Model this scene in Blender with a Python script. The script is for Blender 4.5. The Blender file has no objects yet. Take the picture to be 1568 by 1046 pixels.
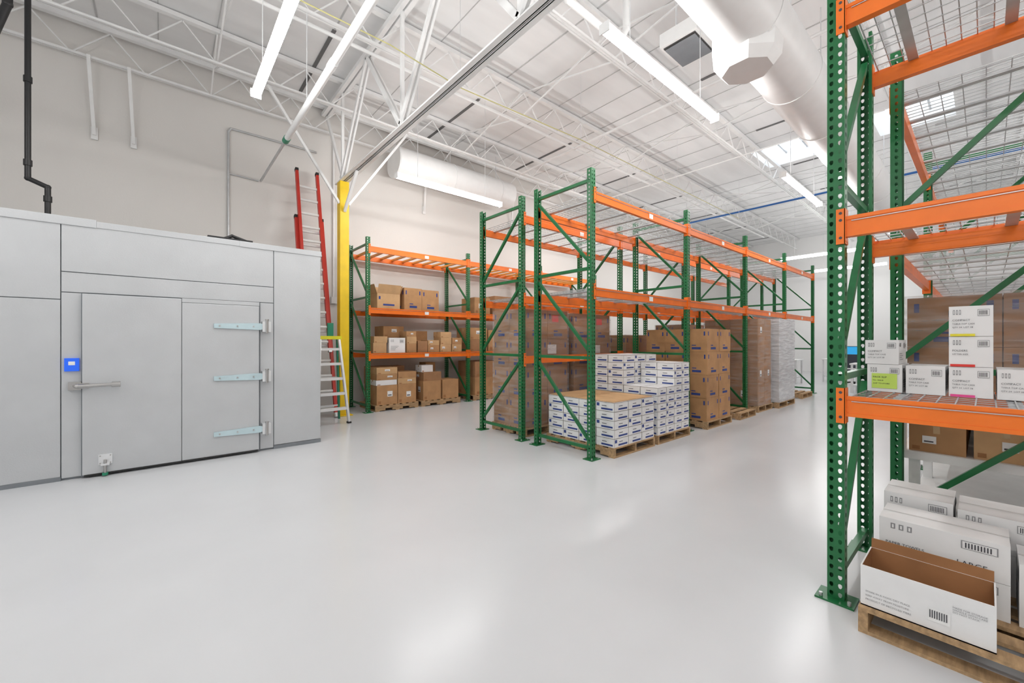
import bpy, math, random
from mathutils import Vector, Matrix
random.seed(7)
S = bpy.context.scene
S.view_settings.view_transform = 'Standard'

# ------------------------------------------------------------------ materials
def mat(name, col, rough=.5, metal=0.0, var=.05, scale=6, bump=0.0, bscale=60, coat=0.0, stretch=(1,1,1), emit=0.0, spec=.5):
    m = bpy.data.materials.new(name); m.use_nodes = True
    nt = m.node_tree; b = nt.nodes['Principled BSDF']
    tc = nt.nodes.new('ShaderNodeTexCoord'); mp = nt.nodes.new('ShaderNodeMapping')
    mp.inputs['Scale'].default_value = stretch
    nt.links.new(tc.outputs['Object'], mp.inputs[0])
    n = nt.nodes.new('ShaderNodeTexNoise'); n.inputs['Scale'].default_value = scale; n.inputs['Detail'].default_value = 3
    nt.links.new(mp.outputs[0], n.inputs['Vector'])
    r = nt.nodes.new('ShaderNodeValToRGB')
    r.color_ramp.elements[0].position = .3; r.color_ramp.elements[1].position = .7
    r.color_ramp.elements[0].color = [max(0, c*(1-var)) for c in col]+[1]
    r.color_ramp.elements[1].color = [min(1, c*(1+var)) for c in col]+[1]
    nt.links.new(n.outputs['Fac'], r.inputs[0]); nt.links.new(r.outputs[0], b.inputs['Base Color'])
    b.inputs['Roughness'].default_value = rough; b.inputs['Metallic'].default_value = metal
    b.inputs['Coat Weight'].default_value = coat
    b.inputs['Specular IOR Level'].default_value = spec
    if bump:
        n2 = nt.nodes.new('ShaderNodeTexNoise'); n2.inputs['Scale'].default_value = bscale
        nt.links.new(mp.outputs[0], n2.inputs['Vector'])
        bp = nt.nodes.new('ShaderNodeBump'); bp.inputs['Strength'].default_value = bump; bp.inputs['Distance'].default_value = .02
        nt.links.new(n2.outputs['Fac'], bp.inputs['Height']); nt.links.new(bp.outputs[0], b.inputs['Normal'])
    if emit:
        b.inputs['Emission Color'].default_value = (*col, 1); b.inputs['Emission Strength'].default_value = emit
    return m

M_floor = mat('epoxy_floor', (.66,.672,.69), .21, var=.02, scale=1.2, bump=.02, bscale=2.5, spec=.27)
M_wall = mat('painted_wall', (.78,.755,.725), .7, var=.02, scale=.7, bump=.08, bscale=40)
M_wallw = mat('painted_wall_white', (.88,.88,.875), .7, var=.02, scale=.7, bump=.06, bscale=40)
M_ceil = mat('ceiling_insulation', (.83,.83,.83), .5, var=.05, scale=1.6, bump=.6, bscale=3.0, stretch=(.35,1.6,1))
M_steelw = mat('white_painted_steel', (.88,.88,.875), .45, var=.03)
M_duct = mat('duct_white', (.88,.88,.875), .4, var=.02)
M_seam = mat('ceiling_seam', (.14,.14,.14), .7)
M_seaml = mat('ceiling_seam_light', (.52,.52,.52), .7)
M_green = mat('green_rack_steel', (.010,.145,.043), .33, var=.12, scale=9)
M_orange = mat('orange_rack_beam', (.89,.185,.014), .36, var=.08, scale=5)
M_orangey = mat('orange_crossbar', (.92,.36,.05), .4)
M_galv = mat('galvanized_wire', (.55,.56,.57), .35, metal=.6, var=.1)
M_freeze = mat('freezer_panel', (.585,.60,.615), .36, metal=.2, var=.03, scale=3, bump=.06, bscale=90)
M_freezeD = mat('freezer_trim', (.25,.27,.29), .5, metal=.3)
M_dark = mat('dark_gap', (.03,.03,.03), .8)
M_black = mat('black_pipe', (.012,.012,.013), .45)
M_chrome = mat('brushed_metal', (.50,.49,.48), .28, metal=.9)
M_film = mat('hinge_film', (.60,.76,.81), .25, metal=.3)
M_blue = mat('blue_display', (.02,.12,.75), .3, emit=.4)
M_yellow = mat('yellow_column', (.86,.58,.01), .4, var=.06)
M_yel2 = mat('yellow_plastic', (.82,.78,.03), .4)
M_red = mat('red_fiberglass', (.58,.035,.02), .4)
M_alu = mat('aluminium', (.80,.81,.82), .4, metal=.4)
M_gladder = mat('green_fiberglass', (.02,.25,.14), .4)
M_card = mat('cardboard', (.48,.265,.12), .8, var=.12, scale=5)
M_card2 = mat('cardboard_dark', (.38,.20,.095), .8, var=.12, scale=5)
M_card3 = mat('cardboard_light', (.58,.36,.18), .8, var=.10, scale=5)
M_cardin = mat('cardboard_inside', (.36,.17,.07), .85, var=.1)
M_tape = mat('packing_tape', (.58,.39,.20), .25)
M_white = mat('white_carton', (.84,.84,.84), .6, var=.03)
M_label = mat('paper_label', (.88,.88,.87), .6, var=.02)
M_navy = mat('navy_print', (.03,.06,.25), .6)
M_ink = mat('dark_print', (.06,.06,.07), .6)
M_inkl = mat('grey_print', (.30,.30,.31), .6)
M_greenl = mat('lime_label', (.58,.78,.14), .6)
M_redl = mat('red_label', (.75,.05,.04), .6)
M_yell = mat('yellow_label', (.85,.75,.05), .6)
M_pink = mat('pink_label', (.80,.08,.30), .6)
M_edge = mat('carton_gap', (.20,.17,.14), .9)
M_wood = mat('pallet_wood', (.44,.285,.15), .8, var=.28, scale=7, stretch=(1,6,6), bump=.2)
M_glass = mat('tube_diffuser', (1,.99,.975), .5, var=0, emit=48)
M_bluep = mat('blue_pipe', (.03,.14,.42), .4)
M_ypipe = mat('yellow_cable', (.60,.56,.25), .5)
M_grille = mat('black_grille', (.05,.05,.05), .5)
M_bench = mat('bench_top', (.82,.82,.81), .4)
M_chair = mat('chair_fabric', (.04,.045,.06), .8)
M_screen = mat('screen_blue', (.03,.30,.60), .3, emit=.6)

def wrapmat(lo,hi,name):
    m = bpy.data.materials.new(name); m.use_nodes = True
    nt = m.node_tree; nt.nodes.clear()
    o = nt.nodes.new('ShaderNodeOutputMaterial'); mx = nt.nodes.new('ShaderNodeMixShader')
    t = nt.nodes.new('ShaderNodeBsdfTransparent'); g = nt.nodes.new('ShaderNodeBsdfPrincipled')
    g.inputs['Base Color'].default_value = (.78,.78,.80,1); g.inputs['Roughness'].default_value = .15
    tc = nt.nodes.new('ShaderNodeTexCoord'); mp = nt.nodes.new('ShaderNodeMapping'); mp.inputs['Scale'].default_value=(1,1,7)
    mp.inputs['Rotation'].default_value=(.15,.1,0)
    n = nt.nodes.new('ShaderNodeTexNoise'); n.inputs['Scale'].default_value = 3; n.inputs['Detail'].default_value = 5
    r = nt.nodes.new('ShaderNodeMapRange'); r.inputs['From Min'].default_value=.35; r.inputs['From Max'].default_value=.75
    r.inputs['To Min'].default_value=lo; r.inputs['To Max'].default_value=hi
    bp = nt.nodes.new('ShaderNodeBump'); bp.inputs['Strength'].default_value=.8; bp.inputs['Distance'].default_value=.04
    L = nt.links.new
    L(tc.outputs['Object'], mp.inputs[0]); L(mp.outputs[0], n.inputs['Vector']); L(n.outputs['Fac'], r.inputs[0])
    L(n.outputs['Fac'], bp.inputs['Height']); L(bp.outputs[0], g.inputs['Normal'])
    L(r.outputs[0], mx.inputs[0]); L(t.outputs[0], mx.inputs[1]); L(g.outputs[0], mx.inputs[2]); L(mx.outputs[0], o.inputs[0])
    return m
M_wrap = wrapmat(.06,.36,'stretch_wrap_film'); M_wrapw = wrapmat(.45,.9,'white_stretch_wrap')

# ------------------------------------------------------------------ mesh builder
class MB:
    def __init__(s, M=None): s.v=[]; s.f=[]; s.m=[]; s.sm=[]; s.mats=[]; s.M=M or Matrix.Identity(4)
    def mi(s, m):
        if m not in s.mats: s.mats.append(m)
        return s.mats.index(m)
    def add(s, vs, fs, m, smooth=False):
        b = len(s.v); s.v += [s.M @ Vector(p) for p in vs]; k = s.mi(m)
        for f in fs: s.f.append([b+i for i in f]); s.m.append(k); s.sm.append(smooth)
    def quad(s, a, b, c, d, m): s.add([a,b,c,d], [(0,1,2,3)], m)
    def box(s, a, b, m):
        (x0,y0,z0),(x1,y1,z1) = a,b
        s.add([(x0,y0,z0),(x1,y0,z0),(x1,y1,z0),(x0,y1,z0),(x0,y0,z1),(x1,y0,z1),(x1,y1,z1),(x0,y1,z1)],
              [(0,3,2,1),(4,5,6,7),(0,1,5,4),(1,2,6,5),(2,3,7,6),(3,0,4,7)], m)
    def bar(s, p, q, w, h, m, up=(0,0,1)):
        p=Vector(p); q=Vector(q); d=(q-p).normalized(); up=Vector(up)
        if abs(d.dot(up))>.98: up=Vector((1,0,0))
        a=d.cross(up).normalized()*(w/2); b=a.cross(d).normalized()*(h/2)
        vs=[p-a-b,p+a-b,p+a+b,p-a+b,q-a-b,q+a-b,q+a+b,q-a+b]
        s.add(vs,[(0,3,2,1),(4,5,6,7),(0,1,5,4),(1,2,6,5),(2,3,7,6),(3,0,4,7)],m)
    def tube(s, p, q, r, m, n=14, r2=None):
        p=Vector(p); q=Vector(q); d=(q-p).normalized(); up=Vector((0,0,1)) if abs(d.z)<.9 else Vector((1,0,0))
        a=d.cross(up).normalized(); b=a.cross(d).normalized(); r2=r if r2 is None else r2
        vs=[]
        for i in range(n):
            t=2*math.pi*i/n; o=a*math.cos(t)+b*math.sin(t); vs.append(p+o*r); vs.append(q+o*r2)
        s.add(vs,[(2*i,2*((i+1)%n),2*((i+1)%n)+1,2*i+1) for i in range(n)],m,True)
        s.add(vs,[tuple(2*i for i in range(n)),tuple(2*i+1 for i in reversed(range(n)))],m)
    def path(s, pts, r, m, n=10):
        for a,b in zip(pts,pts[1:]): s.tube(a,b,r,m,n)
        for a in pts[1:-1]: s.ball(a,r*1.15,m)
    def ball(s, c, r, m, n=10):
        c=Vector(c); vs=[]; fs=[]
        for j in range(n//2+1):
            ph=math.pi*j/(n//2)
            for i in range(n):
                th=2*math.pi*i/n; vs.append(c+Vector((math.sin(ph)*math.cos(th),math.sin(ph)*math.sin(th),math.cos(ph)))*r)
        for j in range(n//2):
            for i in range(n): fs.append((j*n+i,(j+1)*n+i,(j+1)*n+(i+1)%n,j*n+(i+1)%n))
        s.add(vs,fs,m,True)
    def mesh(s, name):
        me=bpy.data.meshes.new(name); me.from_pydata([tuple(v) for v in s.v],[],s.f)
        for m in s.mats: me.materials.append(m)
        me.polygons.foreach_set('material_index', s.m); me.polygons.foreach_set('use_smooth', s.sm); me.update()
        return me
    def obj(s, name, parent=None, bevel=0):
        return put(s.mesh(name), name, parent, bevel=bevel)

def put(me, name, parent=None, loc=(0,0,0), rotz=0, bevel=0):
    o=bpy.data.objects.new(name, me); S.collection.objects.link(o); o.location=loc; o.rotation_euler=(0,0,rotz)
    if parent: o.parent=parent
    if bevel:
        b=o.modifiers.new('bevel','BEVEL'); b.width=bevel; b.segments=2; b.limit_method='ANGLE'; b.angle_limit=math.radians(60)
    return o
def empty(name, loc=(0,0,0), rotz=0):
    e=bpy.data.objects.new(name,None); S.collection.objects.link(e); e.location=loc; e.rotation_euler=(0,0,rotz); e.empty_display_size=.2
    return e
TX_CACHE={}
def text(s,face,p,size,m,parent,align='LEFT'):
    """printed lettering on a carton face"""
    k=(s,size,m.name,align)
    if k not in TX_CACHE:
        c=bpy.data.curves.new('print','FONT'); c.body=s; c.size=size; c.align_x=align; c.fill_mode='FRONT'; c.resolution_u=2; c.materials.append(m); TX_CACHE[k]=c
    o=bpy.data.objects.new('printed_text',TX_CACHE[k]); S.collection.objects.link(o); o.parent=parent
    if face=='-x': R=Matrix(((0,0,-1),(-1,0,0),(0,1,0)))
    else: R=Matrix(((1,0,0),(0,0,-1),(0,1,0)))
    o.matrix_local=Matrix.Translation(p) @ R.to_4x4()

# ------------------------------------------------------------------ room shell
X0,X1,Y0,Y1,H = -5,24.5,-6,9.7,6.7
mb=MB(); mb.box((X0-.2,Y0-.2,-.15),(X1+.2,Y1+.2,0),M_floor); mb.obj('floor')
mb=MB(); mb.box((X0-.2,Y1,0),(X1+.2,Y1+.2,H+.1),M_wall); mb.obj('wall_north')
mb=MB(); mb.box((X1,Y0,0),(X1+.2,Y1,H+.1),M_wallw); mb.obj('wall_east')
mb=MB(); mb.box((X0-.2,Y0-.2,0),(X1+.2,Y0,H+.1),M_wallw); mb.obj('wall_south')
mb=MB(); mb.box((X0-.2,Y0,0),(X0,Y1,H+.1),M_wallw); mb.obj('wall_west')
mb=MB(); SX0,SX1=12.3,13.9; holes=[(-2.0,-.6),(.4,1.8),(2.8,4.3)]
mb.box((X0,Y0,H),(SX0,Y1,H+.1),M_ceil); mb.box((SX1,Y0,H),(X1,Y1,H+.1),M_ceil)
y=Y0
for a,b in holes: mb.box((SX0,y,H),(SX1,a,H+.1),M_ceil); y=b
mb.box((SX0,y,H),(SX1,Y1,H+.1),M_ceil)
for i in range(44):
    x=-3.77+.745*i
    if x>X1-.2: break
    if SX0-.05<x<SX1+.05: continue
    w=.012 if i%4==0 else .006
    mb.box((x-w,Y0,H-.008),(x+w,Y1,H+.01),M_seaml)
    if i%4==0 and i>4:
        for a,b in ((7.1,9.45),(2.6,3.7),(-1.5,.8)): mb.box((x-.03,a,H-.015),(x+.03,b,H+.01),M_seam)
mb.obj('ceiling')
for k,(a,b) in enumerate(holes):
    mb=MB()
    for (p,q) in (((SX0,a,H),(SX0+.05,b,H+.4)),((SX1-.05,a,H),(SX1,b,H+.4)),((SX0+.05,a,H),(SX1-.05,a+.05,H+.4)),((SX0+.05,b-.05,H),(SX1-.05,b,H+.4))): mb.box(p,q,M_steelw)
    for f in (.33,.67): mb.box((SX0+.05,a+(b-a)*f-.02,H+.3),(SX1-.05,a+(b-a)*f+.02,H+.34),M_galv)
    mb.box(((SX0+SX1)/2-.02,a+.05,H+.34),((SX0+SX1)/2+.02,b-.05,H+.38),M_galv)
    mb.obj('window_%d'%(k+1))

# ------------------------------------------------------------------ roof steel
RS=empty('roof_trusses')
zt,zb=6.60,6.10
for k,yj in enumerate((9.5,8.35,6.2,4.0,1.2,-.6,-2.6,-4.6)):
    mb=MB()
    mb.box((X0+.02,yj-.045,zt+.01),(X1-.02,yj+.045,zt+.08),M_steelw)
    mb.box((X0+.3,yj-.036,zb-.01),(X1-.3,yj-.008,zb+.025),M_steelw); mb.box((X0+.3,yj+.008,zb-.01),(X1-.3,yj+.036,zb+.025),M_steelw)
    x=X0+.3; up=True
    while x<X1-.8:
        a,b=(zb,zt) if up else (zt,zb)
        mb.bar((x,yj,a),(x+.45,yj,b),.018,.018,M_steelw); x+=.45; up=not up
    mb.obj('joist_%d'%k,RS)
GX=2.78
mb=MB()
for o in (-.05,.05):
    mb.box((GX+o-.04,Y0+.3,4.70),(GX+o+.04,8.7,4.715),M_steelw); mb.box((GX+o*.4-.006,Y0+.3,4.70),(GX+o*.4+.006,8.7,4.80),M_steelw)
    mb.box((GX+o-.035,Y0+.1,6.50),(GX+o+.035,9.65,6.58),M_steelw)
y=8.5; up=True
while y>Y0+1.6:
    a,b=(4.78,6.52) if up else (6.52,4.78)
    for o in (-.035,.035): mb.bar((GX+o,y,a),(GX+o,y-1.35,b),.03,.075,M_steelw)
    if up: mb.bar((GX,y,4.78),(GX,y,6.52),.05,.05,M_steelw)
    y-=1.35; up=not up
mb.bar((GX+.02,8.5,4.75),(GX+.02,9.6,6.5),.05,.06,M_steelw)
mb.obj('girder',RS)
mb=MB()
mb.bar((GX+.09,8.42,4.25),(GX+1.35,8.38,6.08),.045,.045,M_steelw); mb.bar((GX-.09,8.42,4.25),(GX-1.35,8.38,6.08),.045,.045,M_steelw)
mb.bar((GX,8.38,4.1),(GX,7.7,4.7),.05,.05,M_steelw)
mb.obj('knee_braces',RS)
mb=MB()
for xx in (-2.6,.7,5.6,9.2,14.6,18.5):
    for a,b in ((9.5,8.35),(8.35,6.2),(6.2,4.0),(4.0,1.2),(1.2,-.6)):
        mb.bar((xx,a,6.1),(xx,b,6.6),.022,.022,M_steelw); mb.bar((xx+.04,a,6.6),(xx+.04,b,6.1),.022,.022,M_steelw)
mb.obj('bridging',RS)
for k,xx in enumerate((-.90,-.42,5.2,8.2)):
    mb=MB(); mb.bar((xx,9.45,6.12),(xx+.05,9.66,4.92),.045,.045,M_steelw); mb.box((xx+.01,9.66,4.85),(xx+.09,9.69,5.05),M_steelw); mb.obj('wall_strut_%d'%k,RS)
mb=MB(); mb.box((GX-.09,8.38,.02),(GX+.09,8.56,4.70),M_yellow); mb.box((GX-.15,8.32,0),(GX+.15,8.62,.02),M_yellow)
mb.obj('steel_column',bevel=.008)

# ------------------------------------------------------------------ pipes / ducts
mb=MB(); mb.tube((1.54,7.36,4.78),(1.54,Y0+.05,4.78),.045,M_steelw,16); mb.tube((1.54,9.69,4.78),(1.54,7.36,4.78),.022,M_galv,12)
for yy in (7.36,5.0,2.6): mb.tube((1.54,yy,4.78),(1.54,yy+.14,4.78),.052,M_gladder if yy>7 else M_steelw,16)
for yy in (6.2,4.0,1.2): mb.tube((1.54,yy,4.8),(1.54,yy,6.1),.007,M_alu,6)
mb.obj('sprinkler_pipe')
mb=MB(); mb.path([(.99,9.67,2.9),(.99,9.67,5.6),(1.03,9.67,5.67),(2.02,9.67,5.67),(2.6,9.67,5.67)],.02,M_galv); mb.path([(.99,9.67,4.78),(1.5,9.67,4.76)],.013,M_galv); mb.obj('wall_conduit')
mb=MB(); mb.path([(2.96,9.66,6.0),(2.96,9.66,2.5)],.022,M_steelw); mb.box((2.90,9.61,2.35),(3.02,9.69,2.5),M_steelw); mb.obj('wall_conduit')
mb=MB(); mb.path([(-1.22,7.5,6.68),(-1.22,7.5,3.45),(-1.06,7.5,3.38),(-1.06,7.5,2.84)],.028,M_black,12)
for p in ((-1.22,7.5,3.6),(-1.06,7.5,3.2),(-1.22,7.5,4.6)): mb.tube(p,(p[0],p[1],p[2]+.07),.038,M_black,12)
mb.obj('refrigeration_pipe')
mb=MB(); mb.path([(-1.30,7.3,6.68),(-1.32,7.2,5.3),(-1.50,7.2,4.6),(-1.7,7.2,3.6),(-1.7,7.2,2.84)],.04,M_black,12); mb.obj('insulated_hose')
mb=MB(); mb.path([(-1,5.15,5.42),(2.3,5.15,5.42),(3.4,5.15,5.30),(6.2,5.15,5.42),(14,5.15,5.42)],.008,M_ypipe,8)
for x in (0,3.4,6.2,10,14): mb.tube((x,5.15,5.35),(x,5.15,6.69),.004,M_alu,5)
mb.obj('ceiling_cable')
mb=MB(); mb.path([(14.4,-1.3,5.75),(14.4,7.3,5.75)],.03,M_bluep,10)
for y in (0,3,6): mb.tube((14.4,y,5.75),(14.4,y,6.69),.006,M_alu,5)
mb.obj('blue_ceiling_pipe')
mb=MB(); mb.path([(X0+.1,3.9,6.06),(20,3.9,6.06)],.018,M_steelw,8); mb.path([(4.0,8.3,6.06),(4.0,1.3,6.06)],.018,M_steelw,8)
mb.path([(X0+.1,8.2,6.05),(20,8.2,6.05)],.02,M_steelw,8); mb.path([(7.4,8.3,6.05),(7.4,1.3,6.05)],.03,M_steelw,10); mb.path([(10.8,8.3,6.05),(10.8,1.3,6.05)],.018,M_steelw,8); mb.path([(X0+.1,6.35,6.05),(20,6.35,6.05)],.03,M_steelw,10)
mb.obj('ceiling_conduit')
mb=MB(); mb.path([(3.35,3.2,6.6),(3.35,3.2,5.75),(3.42,3.2,5.58),(3.6,3.2,5.5),(4.5,3.2,5.5),(4.7,3.2,5.58),(4.8,3.2,5.75),(4.8,3.2,6.6)],.045,M_steelw,12); mb.obj('ceiling_vent_pipe')

def duct(xa, xb, y, z, r, n=36):
    mb=MB(); mb.tube((xa,y,z),(xb,y,z),r,M_duct,n)
    x=xa+.02
    while x<xb: mb.tube((x,y,z),(x+.03,y,z),r+.010,M_duct,n); mb.tube((x+.015,y,z+r-.01),(x+.015,y,H-.01),.008,M_alu,6); x+=1.5
    return mb
mb=duct(4.1,7.6,9.0,5.68,.36); mb.obj('round_air_duct')
mb=duct(3.25,24.4,1.68,4.98,.34)
c=(4.95,1.74)
def octa(mb,c,r0,z0,r1,z1,m,n=8):
    vs=[(c[0]+r0*math.cos(2*math.pi*(i+.5)/n),c[1]+r0*math.sin(2*math.pi*(i+.5)/n),z0) for i in range(n)]+[(c[0]+r1*math.cos(2*math.pi*(i+.5)/n),c[1]+r1*math.sin(2*math.pi*(i+.5)/n),z1) for i in range(n)]
    mb.add(vs,[(i,(i+1)%n,n+(i+1)%n,n+i) for i in range(n)]+[tuple(reversed(range(n))),tuple(range(n,2*n))],m)
octa(mb,c,.25,4.50,.33,4.60,M_duct); octa(mb,c,.33,4.60,.35,4.80,M_duct); octa(mb,c,.35,4.80,.345,5.2,M_duct)
mb.obj('supply_air_duct')
mb=MB(); mb.box((5.5,2.56,5.75),(6.15,3.1,5.95),M_duct); mb.box((5.54,2.60,5.735),(6.11,3.06,5.75),M_grille)
for i in range(12): mb.bar((5.56+.045*i+.02,2.61,5.725),(5.56+.045*i+.02,3.05,5.725),.03,.006,M_freezeD,up=(.5,0,1))
mb.bar((5.6,2.9,5.95),(5.6,2.9,6.69),.02,.02,M_alu); mb.bar((6.05,2.9,5.95),(6.05,2.9,6.69),.02,.02,M_alu)
mb.obj('air_return_grille')

# ------------------------------------------------------------------ strip lights
def strip(x,y,ang,z=4.5):
    e=empty('strip_light',(x,y,z),ang)
    mb=MB(); L=2.46
    mb.box((-L/2,-.028,.05),(L/2,.028,.10),M_steelw)
    for k in (-.8,.8):
        mb.tube((k,0,.10),(k,0,H-z-.005),.005,M_alu,6)
    mb.box((-L/2-.012,-.058,-.012),(-L/2,.058,.09),M_steelw); mb.box((L/2,-.058,-.012),(L/2+.012,.058,.09),M_steelw)
    mb.obj('housing',e)
    for k,(a,b) in enumerate(((-L/2,-.010),(.010,L/2))):
        m2=MB()
        pts=[(-.030,.082),(-.052,.035),(-.032,-.004),(.032,-.004),(.052,.035),(.030,.082)]; n=len(pts)
        vs=[(a,p[0],p[1]) for p in pts]+[(b,p[0],p[1]) for p in pts]
        m2.add(vs,[(i,i+1,n+i+1,n+i) for i in range(n-1)],M_glass)
        m2.obj('diffuser_%d'%(k+1),e)
R90=math.pi/2
for x,y,a in ((4.5,2.42,0),(9.85,2.42,0),(4.5,7.06,0),(.88,4.63,R90),(17.5,3.75,R90),
              (.4,-1.9,R90),(-2.6,4.6,R90),(-2.6,-.4,R90),(4.5,-2.2,0),(9.85,-2.2,0),(15.2,-2.2,0),(9.85,7.06,0),(15.2,7.06,0),(21.5,3.75,R90)):
    strip(x,y,a)

# ------------------------------------------------------------------ pallet racks
def perf(mb,o,u,w,Hh,ncol,m,pitch=.0508):
    o=Vector(o); u=Vector(u); cw=w/ncol; nz=int(Hh/pitch)
    outer=[(-1,-1),(0,-1),(1,-1),(1,0),(1,1),(0,1),(-1,1),(-1,0)]
    inner=[(-.55,-.75),(0,-1),(.55,-.75),(.9,0.1),(.75,.85),(0,1.1),(-.75,.85),(-.9,.1)]
    r=.0105
    for c in range(ncol):
        for k in range(nz):
            cx=(c+.5)*cw; cz=(k+.5)*pitch; vs=[]
            for a,b in outer: vs.append(o+u*(cx+a*cw/2)+Vector((0,0,cz+b*pitch/2)))
            for a,b in inner: vs.append(o+u*(cx+a*r)+Vector((0,0,cz+b*r*1.25)))
            mb.add(vs,[(i,(i+1)%8,8+(i+1)%8,8+i) for i in range(8)],m)
    if nz*pitch<Hh:
        z=nz*pitch; mb.quad(o+Vector((0,0,z)),o+u*w+Vector((0,0,z)),o+u*w+Vector((0,0,Hh)),o+Vector((0,0,Hh)),m)
FR={}
def frame_mesh(D,Hh=3.68):
    if D in FR: return FR[D]
    mb=MB(); w=.08; dp=.07
    for f in (0,1):
        yf=0 if not f else D; sgn=1 if not f else -1
        z0=.01
        perf(mb,(-w/2,yf,z0),(1,0,0),w,Hh-z0,2,M_green)
        for sx in (-1,1):
            perf(mb,(sx*w/2,min(yf,yf+sgn*dp),z0),(0,1,0),dp,Hh-z0,1,M_green)
            xa,xb=sorted((sx*w/2,sx*(w/2-.018)))
            mb.box((xa,min(yf+sgn*dp,yf+sgn*(dp-.003)),z0),(xb,max(yf+sgn*dp,yf+sgn*(dp-.003)),Hh),M_green)
        mb.box((-.09,min(yf-sgn*.05,yf+sgn*.10),0),(.09,max(yf-sgn*.05,yf+sgn*.10),.010),M_green)
        for sx in (-.065,.065): mb.tube((sx,yf-sgn*.025,.01),(sx,yf-sgn*.025,.03),.010,M_galv,6)
    zs=[.14,1.28,2.42,3.54]
    for i,z in enumerate(zs):
        mb.box((-.018,dp-.01,z-.02),(.018,D-dp+.01,z+.02),M_green)
        if i<3:
            mb.bar((0,dp-.01,z+.08),(0,D-dp+.01,zs[i+1]-.08),.036,.036,M_green)
    FR[D]=mb.mesh('frame_mesh'); return FR[D]
BAY=2.53
def beam_mesh(tag):
    mb=MB(); L=BAY-.08; h=.115; x0=.04
    mb.box((x0,.006,-h),(x0+L,.05,-.025),M_orange); mb.box((x0,.006,-.0251),(x0+L,.028,0),M_orange)
    mb.box((x0,.002,-h),(x0+L,.006,-h+.02),M_orange); mb.box((x0,.002,-.02),(x0+L,.006,0),M_orange)
    for s in (0,1):
        xa = x0 if not s else x0+L-.006
        mb.box((xa,-.010,-.155),(xa+.006,.06,.045),M_orange)
        xb,xc = (.003,x0+.004) if not s else (x0+L-.004,x0+L+.037)
        mb.box((xb,-.010,-.155),(xc,-.003,.045),M_orange)
        for dz in (-.12,-.02,.02):
            mb.tube(((xb+xc)/2,-.012,dz),((xb+xc)/2,-.006,dz),.008,M_ink,8)
    if tag: mb.box((x0+L*.52,.0005,-.095),(x0+L*.52+.10,.0025,-.03),M_label)
    return mb.mesh('beam_mesh')
BMT=beam_mesh(True); BMN=beam_mesh(False)
DK={}
def deck_mesh(D):
    if D in DK: return DK[D]
    mb=MB(); L=BAY-.12; x0=.06; r=.0028
    for half in range(2):
        a=x0+half*(L/2)+.01; b=x0+(half+1)*(L/2)-.01
        for i in range(19):
            x=a+(b-a)*i/18; mb.box((x-r,.012,-.004),(x+r,D-.012,.0015),M_galv)
        for j in range(10):
            y=.02+(D-.04)*j/9; mb.box((a,y-r,-.009),(b,y+r,-.004),M_galv)
        for k in (.15,.5,.85):
            x=a+(b-a)*k; mb.box((x-.025,.029,-.024),(x+.025,D-.029,-.0095),M_galv)
        mb.box((a,.0005,-.03),(b,.0045,-.026),M_galv)
    DK[D]=mb.mesh('deck_mesh'); return DK[D]
def bars_mesh(D):
    mb=MB()
    for i in range(9):
        x=.16+(BAY-.32)*i/8; mb.box((x-.03,.029,-.05),(x+.03,D-.029,-.012),M_orangey)
    return mb.mesh('bars_mesh')
def rack(loc,rot,nb,D,levels,extra=(),tag=True,bars=()):
    e=empty('pallet_rack',(loc[0],loc[1],0),rot); BM=BMT if tag else BMN
    for i in range(nb+1): put(frame_mesh(D),'frame_%d'%i,e,(i*BAY,0,0))
    k=0; bmh=bars_mesh(D) if bars else None
    for i in range(nb):
        for z in levels:
            put(BM,'beam_%d'%k,e,(i*BAY,0,z))
            put(BM,'beam_%d'%(k+1),e,((i+1)*BAY,D,z),math.pi)
            if z in bars: put(bmh,'cross_bars_%d'%k,e,(i*BAY,0,z))
            else: put(deck_mesh(D),'wire_deck_%d'%k,e,(i*BAY,0,z+.0))
            k+=2
    for (i,z,side) in extra:
        if side=='rear': put(BM,'beam_%d'%k,e,((i+1)*BAY,D,z),math.pi)
        else: put(BM,'beam_%d'%k,e,(i*BAY,0,z))
        k+=1
    return e
rack((3.27,8.40),0,3,1.08,(1.24,2.20,3.49),bars=(3.49,))
rack((4.13,3.23),0,4,1.04,(2.18,3.40))
rack((4.13+4*BAY,5.60),math.pi,4,1.06,(2.18,3.40),extra=((3,1.27,'rear'),(2,1.27,'rear')))
rack((2.945,.565),-R90,2,.92,(1.18,2.20,3.40),tag=False)
rack((4.25+3*BAY,.477),math.pi,3,1.07,(2.20,3.40),extra=((0,1.1,'front'),),tag=False)

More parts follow.
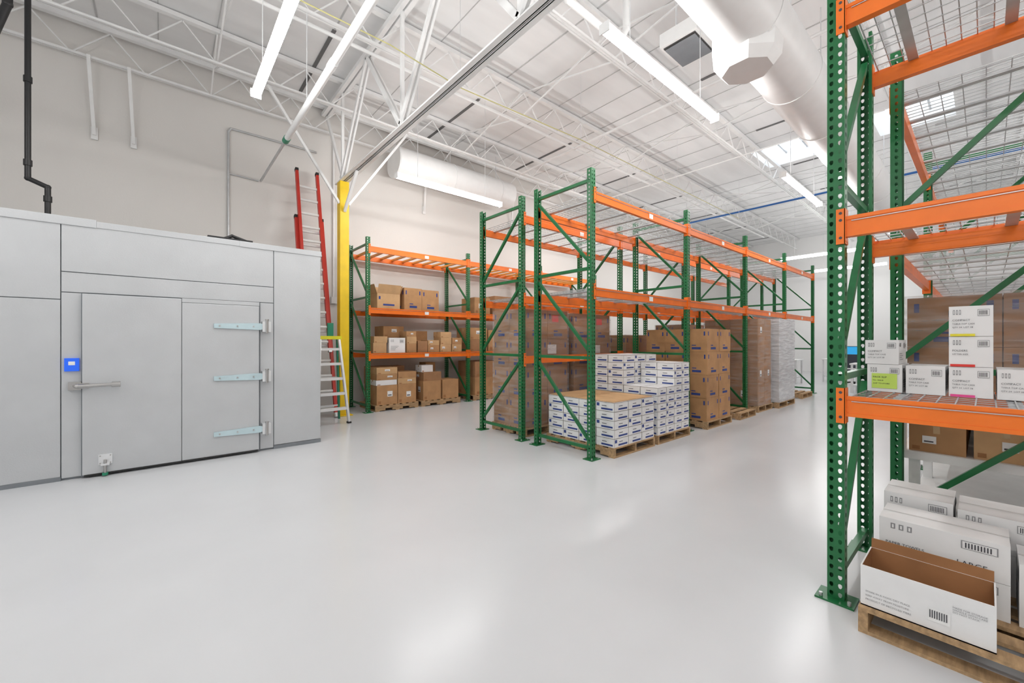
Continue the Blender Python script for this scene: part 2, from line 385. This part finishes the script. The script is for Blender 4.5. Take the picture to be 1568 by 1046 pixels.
# ------------------------------------------------------------------ cartons
def lab(mb,face,x0,x1,y0,y1,z0,z1,u0,u1,v0,v1,m,e=.0015):
    za=z0+(z1-z0)*v0; zb=z0+(z1-z0)*v1
    if face=='-x':
        a=y1-(y1-y0)*u0; b=y1-(y1-y0)*u1; mb.quad((x0-e,a,za),(x0-e,b,za),(x0-e,b,zb),(x0-e,a,zb),m)
    elif face=='-y':
        a=x0+(x1-x0)*u0; b=x0+(x1-x0)*u1; mb.quad((a,y0-e,za),(b,y0-e,za),(b,y0-e,zb),(a,y0-e,zb),m)
    elif face=='+y':
        a=x1-(x1-x0)*u0; b=x1-(x1-x0)*u1; mb.quad((a,y1+e,za),(b,y1+e,za),(b,y1+e,zb),(a,y1+e,zb),m)
    elif face=='+x':
        a=y0+(y1-y0)*u0; b=y0+(y1-y0)*u1; mb.quad((x1+e,a,za),(x1+e,b,za),(x1+e,b,zb),(x1+e,a,zb),m)
    elif face=='top':
        ya=y0+(y1-y0)*v0; yb=y0+(y1-y0)*v1; a=x0+(x1-x0)*u0; b=x0+(x1-x0)*u1
        mb.quad((a,ya,z1+e),(b,ya,z1+e),(b,yb,z1+e),(a,yb,z1+e),m)
def carton(mb,x0,x1,y0,y1,z0,z1,kind='brown',m=None,faces=('-x','-y','+x','+y')):
    g=.003
    x0+=g;x1-=g;y0+=g;y1-=g;z1-=.002
    m = m or (M_card if kind not in ('white','copy','printed') else M_white)
    mb.box((x0,y0,z0),(x1,y1,z1),m)
    A=(x0,x1,y0,y1,z0,z1)
    if kind=='brown':
        lab(mb,'top',*A,0,1,.44,.56,M_tape)
        for f in ('-x','+x'): lab(mb,f,*A,.44,.56,.72,1,M_tape)
        if random.random()<.7:
            f='-x' if random.random()<.3 else '-y'; u=random.uniform(.15,.55); v=random.uniform(.3,.5)
            lab(mb,f,*A,u,u+.25,v,v+.28,M_label,.003)
            lab(mb,f,*A,u+.03,u+.2,v+.05,v+.1,M_ink,.0045)
        for f in ('-x','-y'): lab(mb,f,*A,.06,.2,.06,.2,M_cardin,.001)
    elif kind=='blueprint':
        lab(mb,'top',*A,0,1,.44,.56,M_tape)
        for f in ('-x','-y'):
            lab(mb,f,*A,.30,.72,.10,.20,M_navy); lab(mb,f,*A,.3,.5,.26,.30,M_navy); lab(mb,f,*A,.08,.14,.7,.88,M_navy); lab(mb,f,*A,.85,.92,.7,.88,M_navy)
    elif kind=='copy':
        for f in faces:
            lab(mb,f,*A,.30,.93,.14,.34,M_navy); lab(mb,f,*A,.05,.20,.5,.86,M_navy if random.random()<.2 else M_label)
            lab(mb,f,*A,.0,1,.955,1,M_edge); lab(mb,f,*A,0,.012,0,1,M_edge)
            lab(mb,f,*A,.34,.6,.55,.62,M_ink)
    elif kind in ('white','printed'):
        lab(mb,'top',*A,.47,.53,0,1,M_label)
        lab(mb,'top',*A,.497,.503,0,1,M_edge,.002)
        for f in ('-x','-y','+y'):
            for i in range(3): lab(mb,f,*A,.10+.07*i,.14+.07*i,.72,.88,M_inkl); lab(mb,f,*A,.112+.07*i,.128+.07*i,.75,.85,M_white,.003)
            if kind=='white' or f!='-x':
                for i in range(4): lab(mb,f,*A,.1,random.uniform(.35,.6),.42-.08*i,.445-.08*i,M_inkl)
            lab(mb,f,*A,.66,.92,.66,.88,M_inkl); lab(mb,f,*A,.67,.91,.675,.865,M_white,.003)
            for i in range(9): lab(mb,f,*A,.69+.022*i,.70+.022*i,.70,.84,M_ink,.0045)
def opencarton(mb,x0,x1,y0,y1,z0,z1,m,mi=None,t=.006,flap=.12,ang=.3,sides=('-x','+x','-y','+y'),fm=None):
    mi=mi or M_cardin; h=z1; fm=fm or m
    mb.box((x0,y0,z0),(x1,y1,z0+t),m)
    mb.box((x0,y0,z0),(x0+t,y1,h),m); mb.box((x1-t,y0,z0),(x1,y1,h),m)
    mb.box((x0+t,y0,z0),(x1-t,y0+t,h),m); mb.box((x0+t,y1-t,z0),(x1-t,y1,h),m)
    e=.001
    mb.quad((x0+t+e,y0+t,z0+t),(x0+t+e,y1-t,z0+t),(x0+t+e,y1-t,h),(x0+t+e,y0+t,h),mi)
    mb.quad((x1-t-e,y0+t,z0+t),(x1-t-e,y1-t,z0+t),(x1-t-e,y1-t,h),(x1-t-e,y0+t,h),mi)
    mb.quad((x0+t,y0+t+e,z0+t),(x1-t,y0+t+e,z0+t),(x1-t,y0+t+e,h),(x0+t,y0+t+e,h),mi)
    mb.quad((x0+t,y1-t-e,z0+t),(x1-t,y1-t-e,z0+t),(x1-t,y1-t-e,h),(x0+t,y1-t-e,h),mi)
    mb.quad((x0+t,y0+t,z0+t+e),(x1-t,y0+t,z0+t+e),(x1-t,y1-t,z0+t+e),(x0+t,y1-t,z0+t+e),mi)
    c,s=math.cos(ang)*flap,math.sin(ang)*flap
    if '-x' in sides: mb.bar(((x0),(y0+y1)/2,h),((x0-s),(y0+y1)/2,h+c),(y1-y0)*.98,t,fm,up=(1,0,0.1))
    if '+x' in sides: mb.bar(((x1),(y0+y1)/2,h),((x1+s),(y0+y1)/2,h+c),(y1-y0)*.98,t,fm,up=(1,0,0.1))
    if '-y' in sides: mb.bar(((x0+x1)/2,y0,h),((x0+x1)/2,y0-s,h+c),(x1-x0)*.98,t,fm,up=(0,1,0.1))
    if '+y' in sides: mb.bar(((x0+x1)/2,y1,h),((x0+x1)/2,y1+s,h+c),(x1-x0)*.98,t,fm,up=(0,1,0.1))
PH=.13
def pallet(x0,x1,y0,y1,z=0,parent=None,along='x',name='wooden_pallet'):
    mb=MB()
    def B(u0,u1,v0,v1,a,b):
        if along=='x': mb.box((x0+u0,y0+v0,z+a),(x0+u1,y0+v1,z+b),M_wood)
        else: mb.box((x0+v0,y0+u0,z+a),(x0+v1,y0+u1,z+b),M_wood)
    LU=(x1-x0) if along=='x' else (y1-y0); LV=(y1-y0) if along=='x' else (x1-x0)
    for v in (0,LV/2-.019,LV-.038):
        B(0,LU,v,v+.038,.060,.112); 
        for a,b in ((0,.22),(LU*.5-.12,LU*.5+.12),(LU-.22,LU)): B(a,b,v,v+.038,.018,.0601)
    for i in range(7):
        w=.09; u=(LU-w)*i/6; B(u,u+w,0,LV,.112,.13)
    for i in (0,3,6):
        u=(LU-.09)*i/6; B(u,u+.09,0,LV,0,.018)
    return mb.obj(name,parent)
def grid(mb,x0,x1,y0,y1,z0,nx,ny,nz,h,kind,m=None,jit=0):
    for k in range(nz):
        for i in range(nx):
            for j in range(ny):
                if 0<i<nx-1 and 0<j<ny-1 and k<nz-1: continue
                dx=random.uniform(-jit,jit); dy=random.uniform(-jit,jit)
                carton(mb,x0+(x1-x0)*i/nx+dx,x0+(x1-x0)*(i+1)/nx+dx,y0+(y1-y0)*j/ny+dy,y0+(y1-y0)*(j+1)/ny+dy,z0+k*h,z0+(k+1)*h,kind,m)
e=empty('pallet_of_white_cartons'); pallet(4.36,5.34,3.08,4.28,0,e,'y')
mb=MB(); grid(mb,4.37,5.33,3.09,4.25,PH,3,4,5,.115,'copy',jit=.004)
mb.box((4.39,3.11,PH+.575),(5.31,4.23,PH+.583),M_card3); mb.obj('cartons',e)
e=empty('pallet_of_white_cartons'); pallet(5.42,6.40,3.08,4.28,0,e,'y')
mb=MB(); grid(mb,5.43,5.91,3.09,3.67,PH,2,2,6,.115,'copy',jit=.005); grid(mb,5.91,6.39,3.09,3.67,PH,2,2,9,.115,'copy',jit=.005)
grid(mb,5.43,6.39,3.67,4.25,PH,3,2,10,.115,'copy',jit=.005); mb.obj('cartons',e)
e=empty('pallet_of_brown_cartons'); pallet(6.98,7.98,3.06,4.26,0,e,'y')
mb=MB(); grid(mb,7.0,7.96,3.08,4.22,PH,2,3,4,.395,'blueprint',jit=.006); mb.obj('cartons',e)
pallet(8.3,9.1,3.03,4.2,0,None,'y'); 
e=empty('shrink_wrapped_pallet'); pallet(9.45,10.3,3.1,4.25,0,e,'y')
mb=MB(); grid(mb,9.47,10.28,3.12,4.22,PH,2,2,4,.46,'brown',M_card2); mb.obj('cartons',e)
mb=MB(); mb.box((9.455,3.10,PH),(10.29,4.24,PH+1.85),M_wrap); mb.obj('stretch_wrap',e)
e=empty('shrink_wrapped_pallet'); pallet(10.4,11.55,3.0,4.25,0,e,'y')
mb=MB(); grid(mb,10.42,11.53,3.02,4.22,PH,2,2,5,.37,'brown',M_white); mb.obj('cartons',e)
mb=MB(); mb.box((10.405,3.0,PH),(11.54,4.24,PH+1.87),M_wrapw); mb.obj('stretch_wrap',e)
pallet(12.6,13.5,3.1,4.2,0,None,'y')
def wrapped(x0,x1,y0,y1,h,nz,m,kind='blueprint',nx=2,ny=2,red=False):
    e=empty('shrink_wrapped_pallet'); pallet(x0,x1,y0,y1,0,e,'y')
    mb=MB(); grid(mb,x0+.02,x1-.02,y0+.02,y1-.02,PH,nx,ny,nz,(h-PH)/nz,kind,m)
    if red: 
        lab(mb,'-y',x0,x1,y0+.02,y1,PH,h,.6,.75,.9,.96,M_redl,.004); lab(mb,'-y',x0,x1,y0+.02,y1,PH,h,.5,.7,.62,.7,M_label,.004)
    mb.obj('cartons',e)
    m2=MB(); m2.box((x0+.006,y0+.006,PH-.03),(x1-.006,y1-.006,h+.012),M_wrap); m2.obj('stretch_wrap',e)
wrapped(4.28,5.3,4.66,5.5,2.0,4,M_card2,red=True); wrapped(5.42,6.5,4.66,5.5,1.98,4,M_card2,red=True)
wrapped(7.0,8.0,4.66,5.5,1.62,3,M_card); wrapped(8.1,9.0,4.66,5.5,1.3,3,M_card3)
wrapped(9.5,10.5,4.66,5.5,1.9,4,M_card2); wrapped(12.2,13.2,4.66,5.5,1.5,3,M_card)
# --- left rack : shelf contents
mb=MB(); z=2.203
opencarton(mb,3.50,4.02,8.50,8.95,z,z+.33,M_card3,ang=.35,flap=.2)
carton(mb,4.12,4.56,8.5,9.1,z,z+.50,'blueprint'); carton(mb,4.57,5.02,8.52,9.1,z,z+.49,'blueprint')
opencarton(mb,3.85,4.3,9.12,9.42,z,z+.40,M_card,ang=.2,flap=.15)
carton(mb,6.05,6.55,8.5,9.1,z,z+.42,'brown',M_card); carton(mb,6.7,7.3,8.5,9.1,z,z+.5,'brown',M_card2); carton(mb,8.6,9.3,8.5,9.1,z,z+.4,'brown',M_card)
A=(3.5,4.02,8.5,8.95,z,z+.33); lab(mb,'-y',*A,.25,.75,.2,.32,M_navy); lab(mb,'-y',*A,.06,.14,.6,.8,M_navy)
mb.obj('shelf_cardboard_boxes',bevel=0)
mb=MB(); z=1.243
def col(x0,x1,y0,y1,z,hs,mats,kinds=None):
    for i,h in enumerate(hs):
        k=(kinds or ['brown']*9)[i]; q=random.uniform(-.01,.01)
        carton(mb,x0+q,x1+q,y0,y1,z,z+h,k,mats[i%len(mats)]); z+=h
col(3.42,3.72,8.5,8.9,z,[.22,.14],[M_card3]); col(3.76,4.14,8.47,8.8,z,[.33],[M_white],['white'])
col(3.8,4.3,8.9,9.4,z,[.35,.25],[M_card2,M_card]); col(4.18,4.42,8.5,8.85,z,[.2,.16,.12],[M_card,M_card3])
col(4.45,4.70,8.5,8.85,z,[.26],[M_card2]); col(4.72,5.02,8.5,8.85,z,[.16,.12],[M_card,M_card3]); col(4.55,4.95,8.95,9.35,z,[.3,.2],[M_card])
col(5.06,5.36,8.5,8.85,z,[.18,.16,.14],[M_card3]); col(5.38,5.66,8.5,8.85,z,[.18,.16],[M_card3,M_card])
col(5.9,6.45,8.5,9.1,z,[.3,.3],[M_card2,M_card]); col(6.5,7.1,8.5,9.1,z,[.55],[M_card]); col(7.2,7.9,8.5,9.1,z,[.35],[M_card3]); col(8.5,9.3,8.5,9.1,z,[.3,.2],[M_card])
mb.obj('shelf_cardboard_boxes')
pallet(3.42,4.42,8.40,9.3); pallet(4.5,5.55,8.40,9.3); pallet(5.95,6.95,8.40,9.3); pallet(7.1,8.1,8.40,9.3)
mb=MB()
col(3.45,3.92,8.42,8.8,PH,[.42,.11,.13,.14],[M_card,M_white,M_card,M_card3]); col(3.94,4.38,8.42,8.8,PH,[.42,.13,.14],[M_card,M_card3,M_card]); col(3.5,4.3,8.85,9.25,PH,[.4,.4],[M_card2])
col(4.55,5.02,8.42,8.9,PH,[.45,.2],[M_card,M_card2]); col(5.05,5.5,8.42,8.9,PH,[.45],[M_card]); col(4.55,4.85,8.5,8.8,PH+.651,[.16],[M_white]); col(4.88,5.15,8.92,9.25,PH,[.4,.3,.15],[M_card])
col(6.0,6.9,8.42,9.2,PH,[.45,.4],[M_card,M_card2]); col(7.15,8.0,8.42,9.2,PH,[.5],[M_card])
mb.obj('stacked_cardboard_boxes')
# --- right rack shelf boxes (white)
mb=MB(); z=1.183; XF=3.36; T=[]
def wb(y1,y0,za,h,lb=None,xf=XF,d=.34,lines=('COMPACT','TABLE TOP CASE','QTY 24  LOT 08')):
    carton(mb,xf,xf+d,y0,y1,za,za+h,'printed')
    if lb: lab(mb,'-x',xf+.003,xf+d,y0,y1,za,za+h,.15,.85,.12,.66,lb,.004)
    for i,s in enumerate(lines): T.append((s,(xf-.003,y1-.016-(.015 if lb else 0),za+h*.5-.019*i),.011 if i else .014))
wb(.49,.325,z,.168,M_greenl,lines=('PACK SLIP','No. 20418','SHIP TO STORE')); wb(.50,.34,z+.168,.15)
wb(.315,.148,z,.165); wb(.14,-.028,z,.168); wb(.14,-.028,z+.168,.168,lines=('FOLDERS','LETTER SIZE')); wb(.14,-.028,z+.336,.168)
for k in range(3): lab(mb,'-x',XF+.003,XF+.3,-.028,.14,z+.168*k,z+.168*(k+1),.05,.6,.0,.08,(M_pink,M_redl,M_yell)[k],.007)
wb(-.035,-.2,z,.16); wb(-.21,-.4,z,.17); wb(-.21,-.4,z+.17,.17); wb(-.45,-.65,z,.17)
o=mb.obj('shelf_white_cartons')
for s,p,sz in T: text(s,'-x',p,sz,M_ink,o)
# --- right pallet and big white boxes
pallet(2.72,3.78,-.80,.43,0,None,'x')
mb=MB()
opencarton(mb,2.75,3.03,-.03,.425,PH,PH+.205,M_white,M_cardin,flap=.05,ang=.12,sides=('+x',),fm=M_cardin)
A=(2.75,3.03,-.03,.425,PH,PH+.205)
lab(mb,'-x',*A,.54,.70,.22,.52,M_label)
for i in range(8): lab(mb,'-x',*A,.55+.017*i,.558+.017*i,.30,.48,M_ink,.003)
for f in range(3): lab(mb,'+y',*A,.1+.09*f,.15+.09*f,.6,.8,M_inkl)
o=mb.obj('open_white_carton')
for i,s in enumerate(('STORE IN A COOL DRY PLACE','KEEP AWAY FROM MOISTURE','PRODUCT OF RECYCLED FIBRE')): text(s,'-x',(2.747,.405,PH+.075-.02*i),.012,M_inkl,o)
text('MADE FOR STORAGE\nHANDLE WITH CARE\nDO NOT STACK','-x',(2.747,.10,PH+.14),.011,M_inkl,o)
mb=MB()
carton(mb,3.10,3.40,-.08,.40,PH,PH+.18,'white'); carton(mb,3.10,3.40,-.08,.40,PH+.18,PH+.37,'printed')
carton(mb,3.43,3.76,.12,.42,PH,PH+.22,'white'); carton(mb,3.43,3.76,.12,.42,PH+.22,PH+.43,'white')
carton(mb,3.43,3.76,-.22,.11,PH,PH+.22,'white'); carton(mb,3.43,3.76,-.22,.11,PH+.22,PH+.41,'white')
carton(mb,3.10,3.40,-.42,-.10,PH,PH+.30,'white'); carton(mb,3.43,3.76,-.6,-.23,PH,PH+.35,'white')
o=mb.obj('stacked_white_cartons')
text('PAPER TOWELS','-x',(3.097,.37,PH+.23),.022,M_ink,o); text('LARGE','-x',(3.097,.10,PH+.22),.035,M_ink,o)
# --- rack behind : contents
mb=MB()
mb.box((4.32,-.60,.60),(6.70,.44,.66),M_bench)
for x in (4.4,5.5,6.6):
    for y in (-.5,.36): mb.box((x-.03,y-.03,0),(x+.03,y+.03,.60),M_bench)
mb.box((4.36,-.55,.18),(6.66,.40,.21),M_bench)
mb.box((4.31,-.60,1.06),(6.72,.44,1.08),M_bench)
for x in (4.33,6.66):
    for y in (-.58,.40): mb.box((x,y,.66),(x+.04,y+.04,1.06),M_bench)
sh=mb.obj('white_storage_shelf')
mb=MB(); 
for i in range(4):
    for j in range(3): carton(mb,4.36+.56*i,4.36+.56*i+.5,.42-.33*(j+1),.42-.33*j-.03,.661,.661+.20+.03*((i+j)%2),'brown',(M_card,M_card3)[(i+j)%2])
mb.obj('cartons',sh)
mb=MB(); grid(mb,4.36,6.6,-.55,.40,1.081,4,2,2,.37,'blueprint',M_card2); mb.obj('wrapped_cartons',sh)
mb=MB(); mb.box((4.345,-.565,1.081),(6.615,.415,1.835),M_wrap); mb.obj('stretch_wrap',sh)

# ------------------------------------------------------------------ walk-in freezer
e=empty('walk_in_freezer'); FY=6.44; TX=1.789; LX=-3.6; ZT=2.82
mb=MB(); mb.box((LX+.02,FY+.02,0),(TX-.006,9.45,ZT-.02),M_freezeD); mb.obj('core',e)
def pan(x0,x1,z0,z1,y=FY,t=.05,m=None,nm='panel'):
    g=.004; mb=MB(); mb.box((x0+g,y,z0+g),(x1-g,y+t,z1-g),m or M_freeze); return mb.obj(nm,e,bevel=.004)
pan(LX,-2.05,.04,1.94); pan(LX,-2.05,1.94,2.76); pan(-2.05,-.818,.04,1.94); pan(-2.05,-.818,1.94,2.76)
pan(-.818,1.177,2.24,2.76); pan(-.818,1.177,2.02,2.24); pan(-.818,-.645,.02,2.02); pan(1.01,1.177,.02,2.02,nm='jamb')
pan(1.177,TX,.05,2.76)
mb=MB(); mb.box((TX-.05,FY+.006,.05),(TX,9.44,ZT-.04),M_freeze); mb.obj('side_panel',e,bevel=.004)
mb=MB(); mb.box((LX,FY-.012,2.745),(-.55,FY+.06,ZT+.015),M_freeze); mb.box((-.55,FY-.008,2.75),(.78,FY+.06,ZT),M_freeze); mb.box((.78,FY-.012,2.745),(TX+.01,FY+.06,ZT),M_freeze)
mb.box((LX,FY+.02,ZT-.04),(TX,9.45,ZT-.002),M_freeze); mb.obj('cap_trim',e,bevel=.003)
mb=MB(); mb.box((-.655,FY-.055,.035),(.182,FY-.004,2.01),M_freeze); mb.box((.186,FY-.050,.035),(.995,FY-.004,1.965),M_freeze); mb.obj('door_slab',e,bevel=.006)
mb=MB(); mb.box((-.665,FY-.03,.02),(1.005,FY-.002,2.016),M_freezeD); mb.obj('door_gasket',e)
mb=MB(); mb.box((.186,FY-.052,1.969),(.998,FY-.02,2.018),M_freeze); mb.obj('door_header',e)
mb=MB(); mb.box((-.64,FY-.06,.022),(.98,FY-.02,.034),M_dark)
mb.box((LX,FY-.006,0),(-.818,FY+.02,.045),M_freezeD); mb.box((1.177,FY-.006,0),(TX,FY+.02,.05),M_freezeD); mb.obj('kick_strip',e)
mb=MB()
for z in (1.69,1.02,.31):
    vs=[(.50,z-.028),(.50,z+.028),(1.0,z+.045),(1.06,z+.03),(1.06,z-.03),(1.0,z-.045)]
    n=6; y0,y1=FY-.072,FY-.056
    P=[(x,y0,zz) for x,zz in vs]+[(x,y1,zz) for x,zz in vs]
    mb.add(P,[tuple(range(n)),tuple(reversed(range(n,2*n)))]+[(i,n+i,n+(i+1)%n,(i+1)%n) for i in range(n)],M_film)
    mb.box((1.03,FY-.09,z-.07),(1.13,FY-.004,z+.07),M_alu); mb.tube((1.08,FY-.10,z-.085),(1.08,FY-.10,z+.085),.017,M_chrome,12)
    mb.tube((1.08,FY-.10,z+.085),(1.08,FY-.10,z+.10),.024,M_chrome,12)
    for x in (.56,.75,.93): mb.tube((x,FY-.078,z),(x,FY-.070,z),.010,M_chrome,8)
mb.obj('strap_hinges',e)
mb=MB(); mb.box((-.76,FY-.06,.965),(-.66,FY-.004,1.055),M_chrome); mb.path([(-.71,FY-.05,1.01),(-.69,FY-.11,1.01),(-.42,FY-.12,1.015)],.02,M_chrome,12)
mb.tube((-.42,FY-.12,1.015),(-.35,FY-.12,1.015),.03,M_chrome,14); mb.box((-.68,FY-.075,.98),(-.60,FY-.055,1.04),M_chrome); mb.obj('door_handle',e,bevel=.003)
mb=MB(); mb.box((-.79,FY-.03,1.17),(-.68,FY,1.31),M_blue); mb.box((-.76,FY-.033,1.235),(-.71,FY-.029,1.275),M_label); mb.obj('temperature_display',e,bevel=.003)
mb=MB(); mb.box((-.53,FY-.068,.13),(-.42,FY-.055,.24),M_alu); mb.tube((-.475,FY-.08,.03),(-.475,FY-.08,.18),.014,M_chrome,10); mb.tube((-.475,FY-.08,.012),(-.475,FY-.08,.04),.026,M_gladder,10); mb.box((-.51,FY-.095,.12),(-.44,FY-.06,.14),M_alu)
for x in (-.515,-.435):
    for z in (.145,.225): mb.tube((x,FY-.072,z),(x,FY-.066,z),.007,M_chrome,8)
mb.obj('foot_bolt',e)
mb=MB(); mb.tube((-.80,7.0,ZT-.01),(-.80,7.0,ZT+.06),.09,M_galv,16); mb.box((-1.0,6.8,ZT-.01),(-.6,6.95,ZT+.05),M_freeze); mb.bar((.45,6.6,ZT+.02),(.95,6.6,ZT+.02),.06,.06,M_black)
mb.path([(.6,6.6,ZT+.02),(.72,6.62,ZT+.09),(.9,6.6,ZT+.03)],.02,M_black); mb.obj('roof_fittings',e)

# ------------------------------------------------------------------ ladders
def ladder_section(mb,xa,xb,p,q,off,m):
    p=Vector(p); q=Vector(q)
    for x in (xa,xb):
        a=Vector((x,p.y+off,p.z)); b=Vector((x,q.y+off,q.z)); mb.bar(a,b,.055,.08,m,up=(0,1,0))
        mb.bar(a,a+(b-a)*.02,.06,.085,M_alu,up=(0,1,0)); mb.bar(b+(a-b)*.015,b,.06,.09,M_dark,up=(0,1,0))
    L=(q-p).length; n=int(L/.305)
    for i in range(1,n+1):
        t=(i-.3)*.305/L
        if t<.99: c=p+(q-p)*t; mb.tube((xa,c.y+off,c.z),(xb,c.y+off,c.z),.027,M_steelw,10)
mb=MB()
ladder_section(mb,2.10,2.60,(0,8.33,.01),(0,9.30,4.1),0,M_red)
d=Vector((0,9.30-8.33,4.09)).normalized()
ladder_section(mb,2.15,2.55,(0,8.33+d.y*1.3,.01+d.z*1.3),(0,9.55,5.13),-.09,M_red)
mb.obj('extension_ladder')
mb=MB(); hz=1.55
for sx,tx in ((2.07,2.17),(2.60,2.50)):
    mb.bar((sx,7.60,0),(tx,7.86,hz),.035,.07,M_alu,up=(0,1,0)); mb.bar((sx,8.16,0),(tx,7.96,hz),.03,.05,M_gladder,up=(0,1,0))
    mb.box((sx-.03,7.56,0),(sx+.03,7.65,.03),M_dark)
for i in range(1,6):
    t=i*.27/hz; y=7.60+.26*t; xa=2.07+.1*t; xb=2.60-.1*t
    mb.box((xa,y-.02,hz*t-.025),(xb,y+.08,hz*t+.02),M_steelw)
    if i%2: mb.bar((xa,8.16-.2*t,hz*t),(xb,8.16-.2*t,hz*t),.02,.03,M_alu)
mb.box((2.13,7.82,hz-.02),(2.54,8.0,hz+.04),M_yel2); mb.box((2.30,7.84,hz+.04),(2.40,7.90,hz+.28),M_gladder)
mb.obj('step_ladder')

# ------------------------------------------------------------------ far end furniture
def bench(x0,x1,y0,y1,h=.85):
    mb=MB(); mb.box((x0,y0,h-.04),(x1,y1,h),M_bench)
    for x in (x0+.05,x1-.05):
        for y in (y0+.05,y1-.05): mb.box((x-.025,y-.025,0),(x+.025,y+.025,h-.04),M_alu)
    mb.box((x0+.05,y0+.05,.2),(x1-.05,y1-.05,.23),M_alu); mb.obj('work_table',bevel=.004)
def monitor(x,y,z):
    mb=MB(); mb.box((x,y-.3,z+.12),(x+.03,y+.3,z+.47),M_chair); mb.box((x-.003,y-.28,z+.14),(x,y+.28,z+.45),M_screen); mb.box((x+.01,y-.03,z+.01),(x+.03,y+.03,z+.2),M_chair); mb.box((x-.08,y-.12,z),(x+.12,y+.12,z+.012),M_chair); mb.obj('computer_monitor')
bench(16.8,17.6,4.3,6.0); bench(18.6,19.4,1.6,4.0); bench(15.2,16,1.3,2.6)
monitor(19.0,3.2,.85); monitor(19.0,2.3,.85); monitor(17.2,5.2,.85)
def chair(x,y):
    mb=MB(); mb.box((x-.22,y-.22,.45),(x+.22,y+.22,.52),M_chair); mb.box((x-.24,y-.2,.58),(x-.18,y+.2,1.05),M_chair); mb.tube((x,y,.10),(x,y,.45),.025,M_chrome,10)
    mb.bar((x-.21,y,.48),(x-.21,y,.6),.04,.02,M_chair)
    for i in range(5):
        a=2*math.pi*i/5; p=(x+.27*math.cos(a),y+.27*math.sin(a),.06); mb.bar((x,y,.10),p,.04,.03,M_dark); mb.ball((p[0],p[1],.03),.03,M_dark,8)
    mb.obj('office_chair',bevel=.01)
chair(16.2,4.9); chair(18.1,3.0)
mb=MB(); carton(mb,15.3,15.7,1.5,2.0,.851,1.15,'brown'); mb.obj('cardboard_box')
mb=MB(); carton(mb,15.3,15.7,2.05,2.4,.851,1.05,'white'); mb.obj('white_carton')

# ------------------------------------------------------------------ world + camera
w=bpy.data.worlds.new('sky'); S.world=w; w.use_nodes=True
w.node_tree.nodes['Background'].inputs[0].default_value=(.82,.91,1,1); w.node_tree.nodes['Background'].inputs[1].default_value=2.5
cam=bpy.data.cameras.new('camera'); co=bpy.data.objects.new('camera',cam); S.collection.objects.link(co)
cam.sensor_width=36; cam.sensor_fit='HORIZONTAL'; cam.lens=36*624/1568; cam.clip_start=.05; cam.clip_end=200
co.location=(0,0,1.49); co.rotation_euler=(R90,0,-math.atan2(.6518,.7584)); S.camera=co
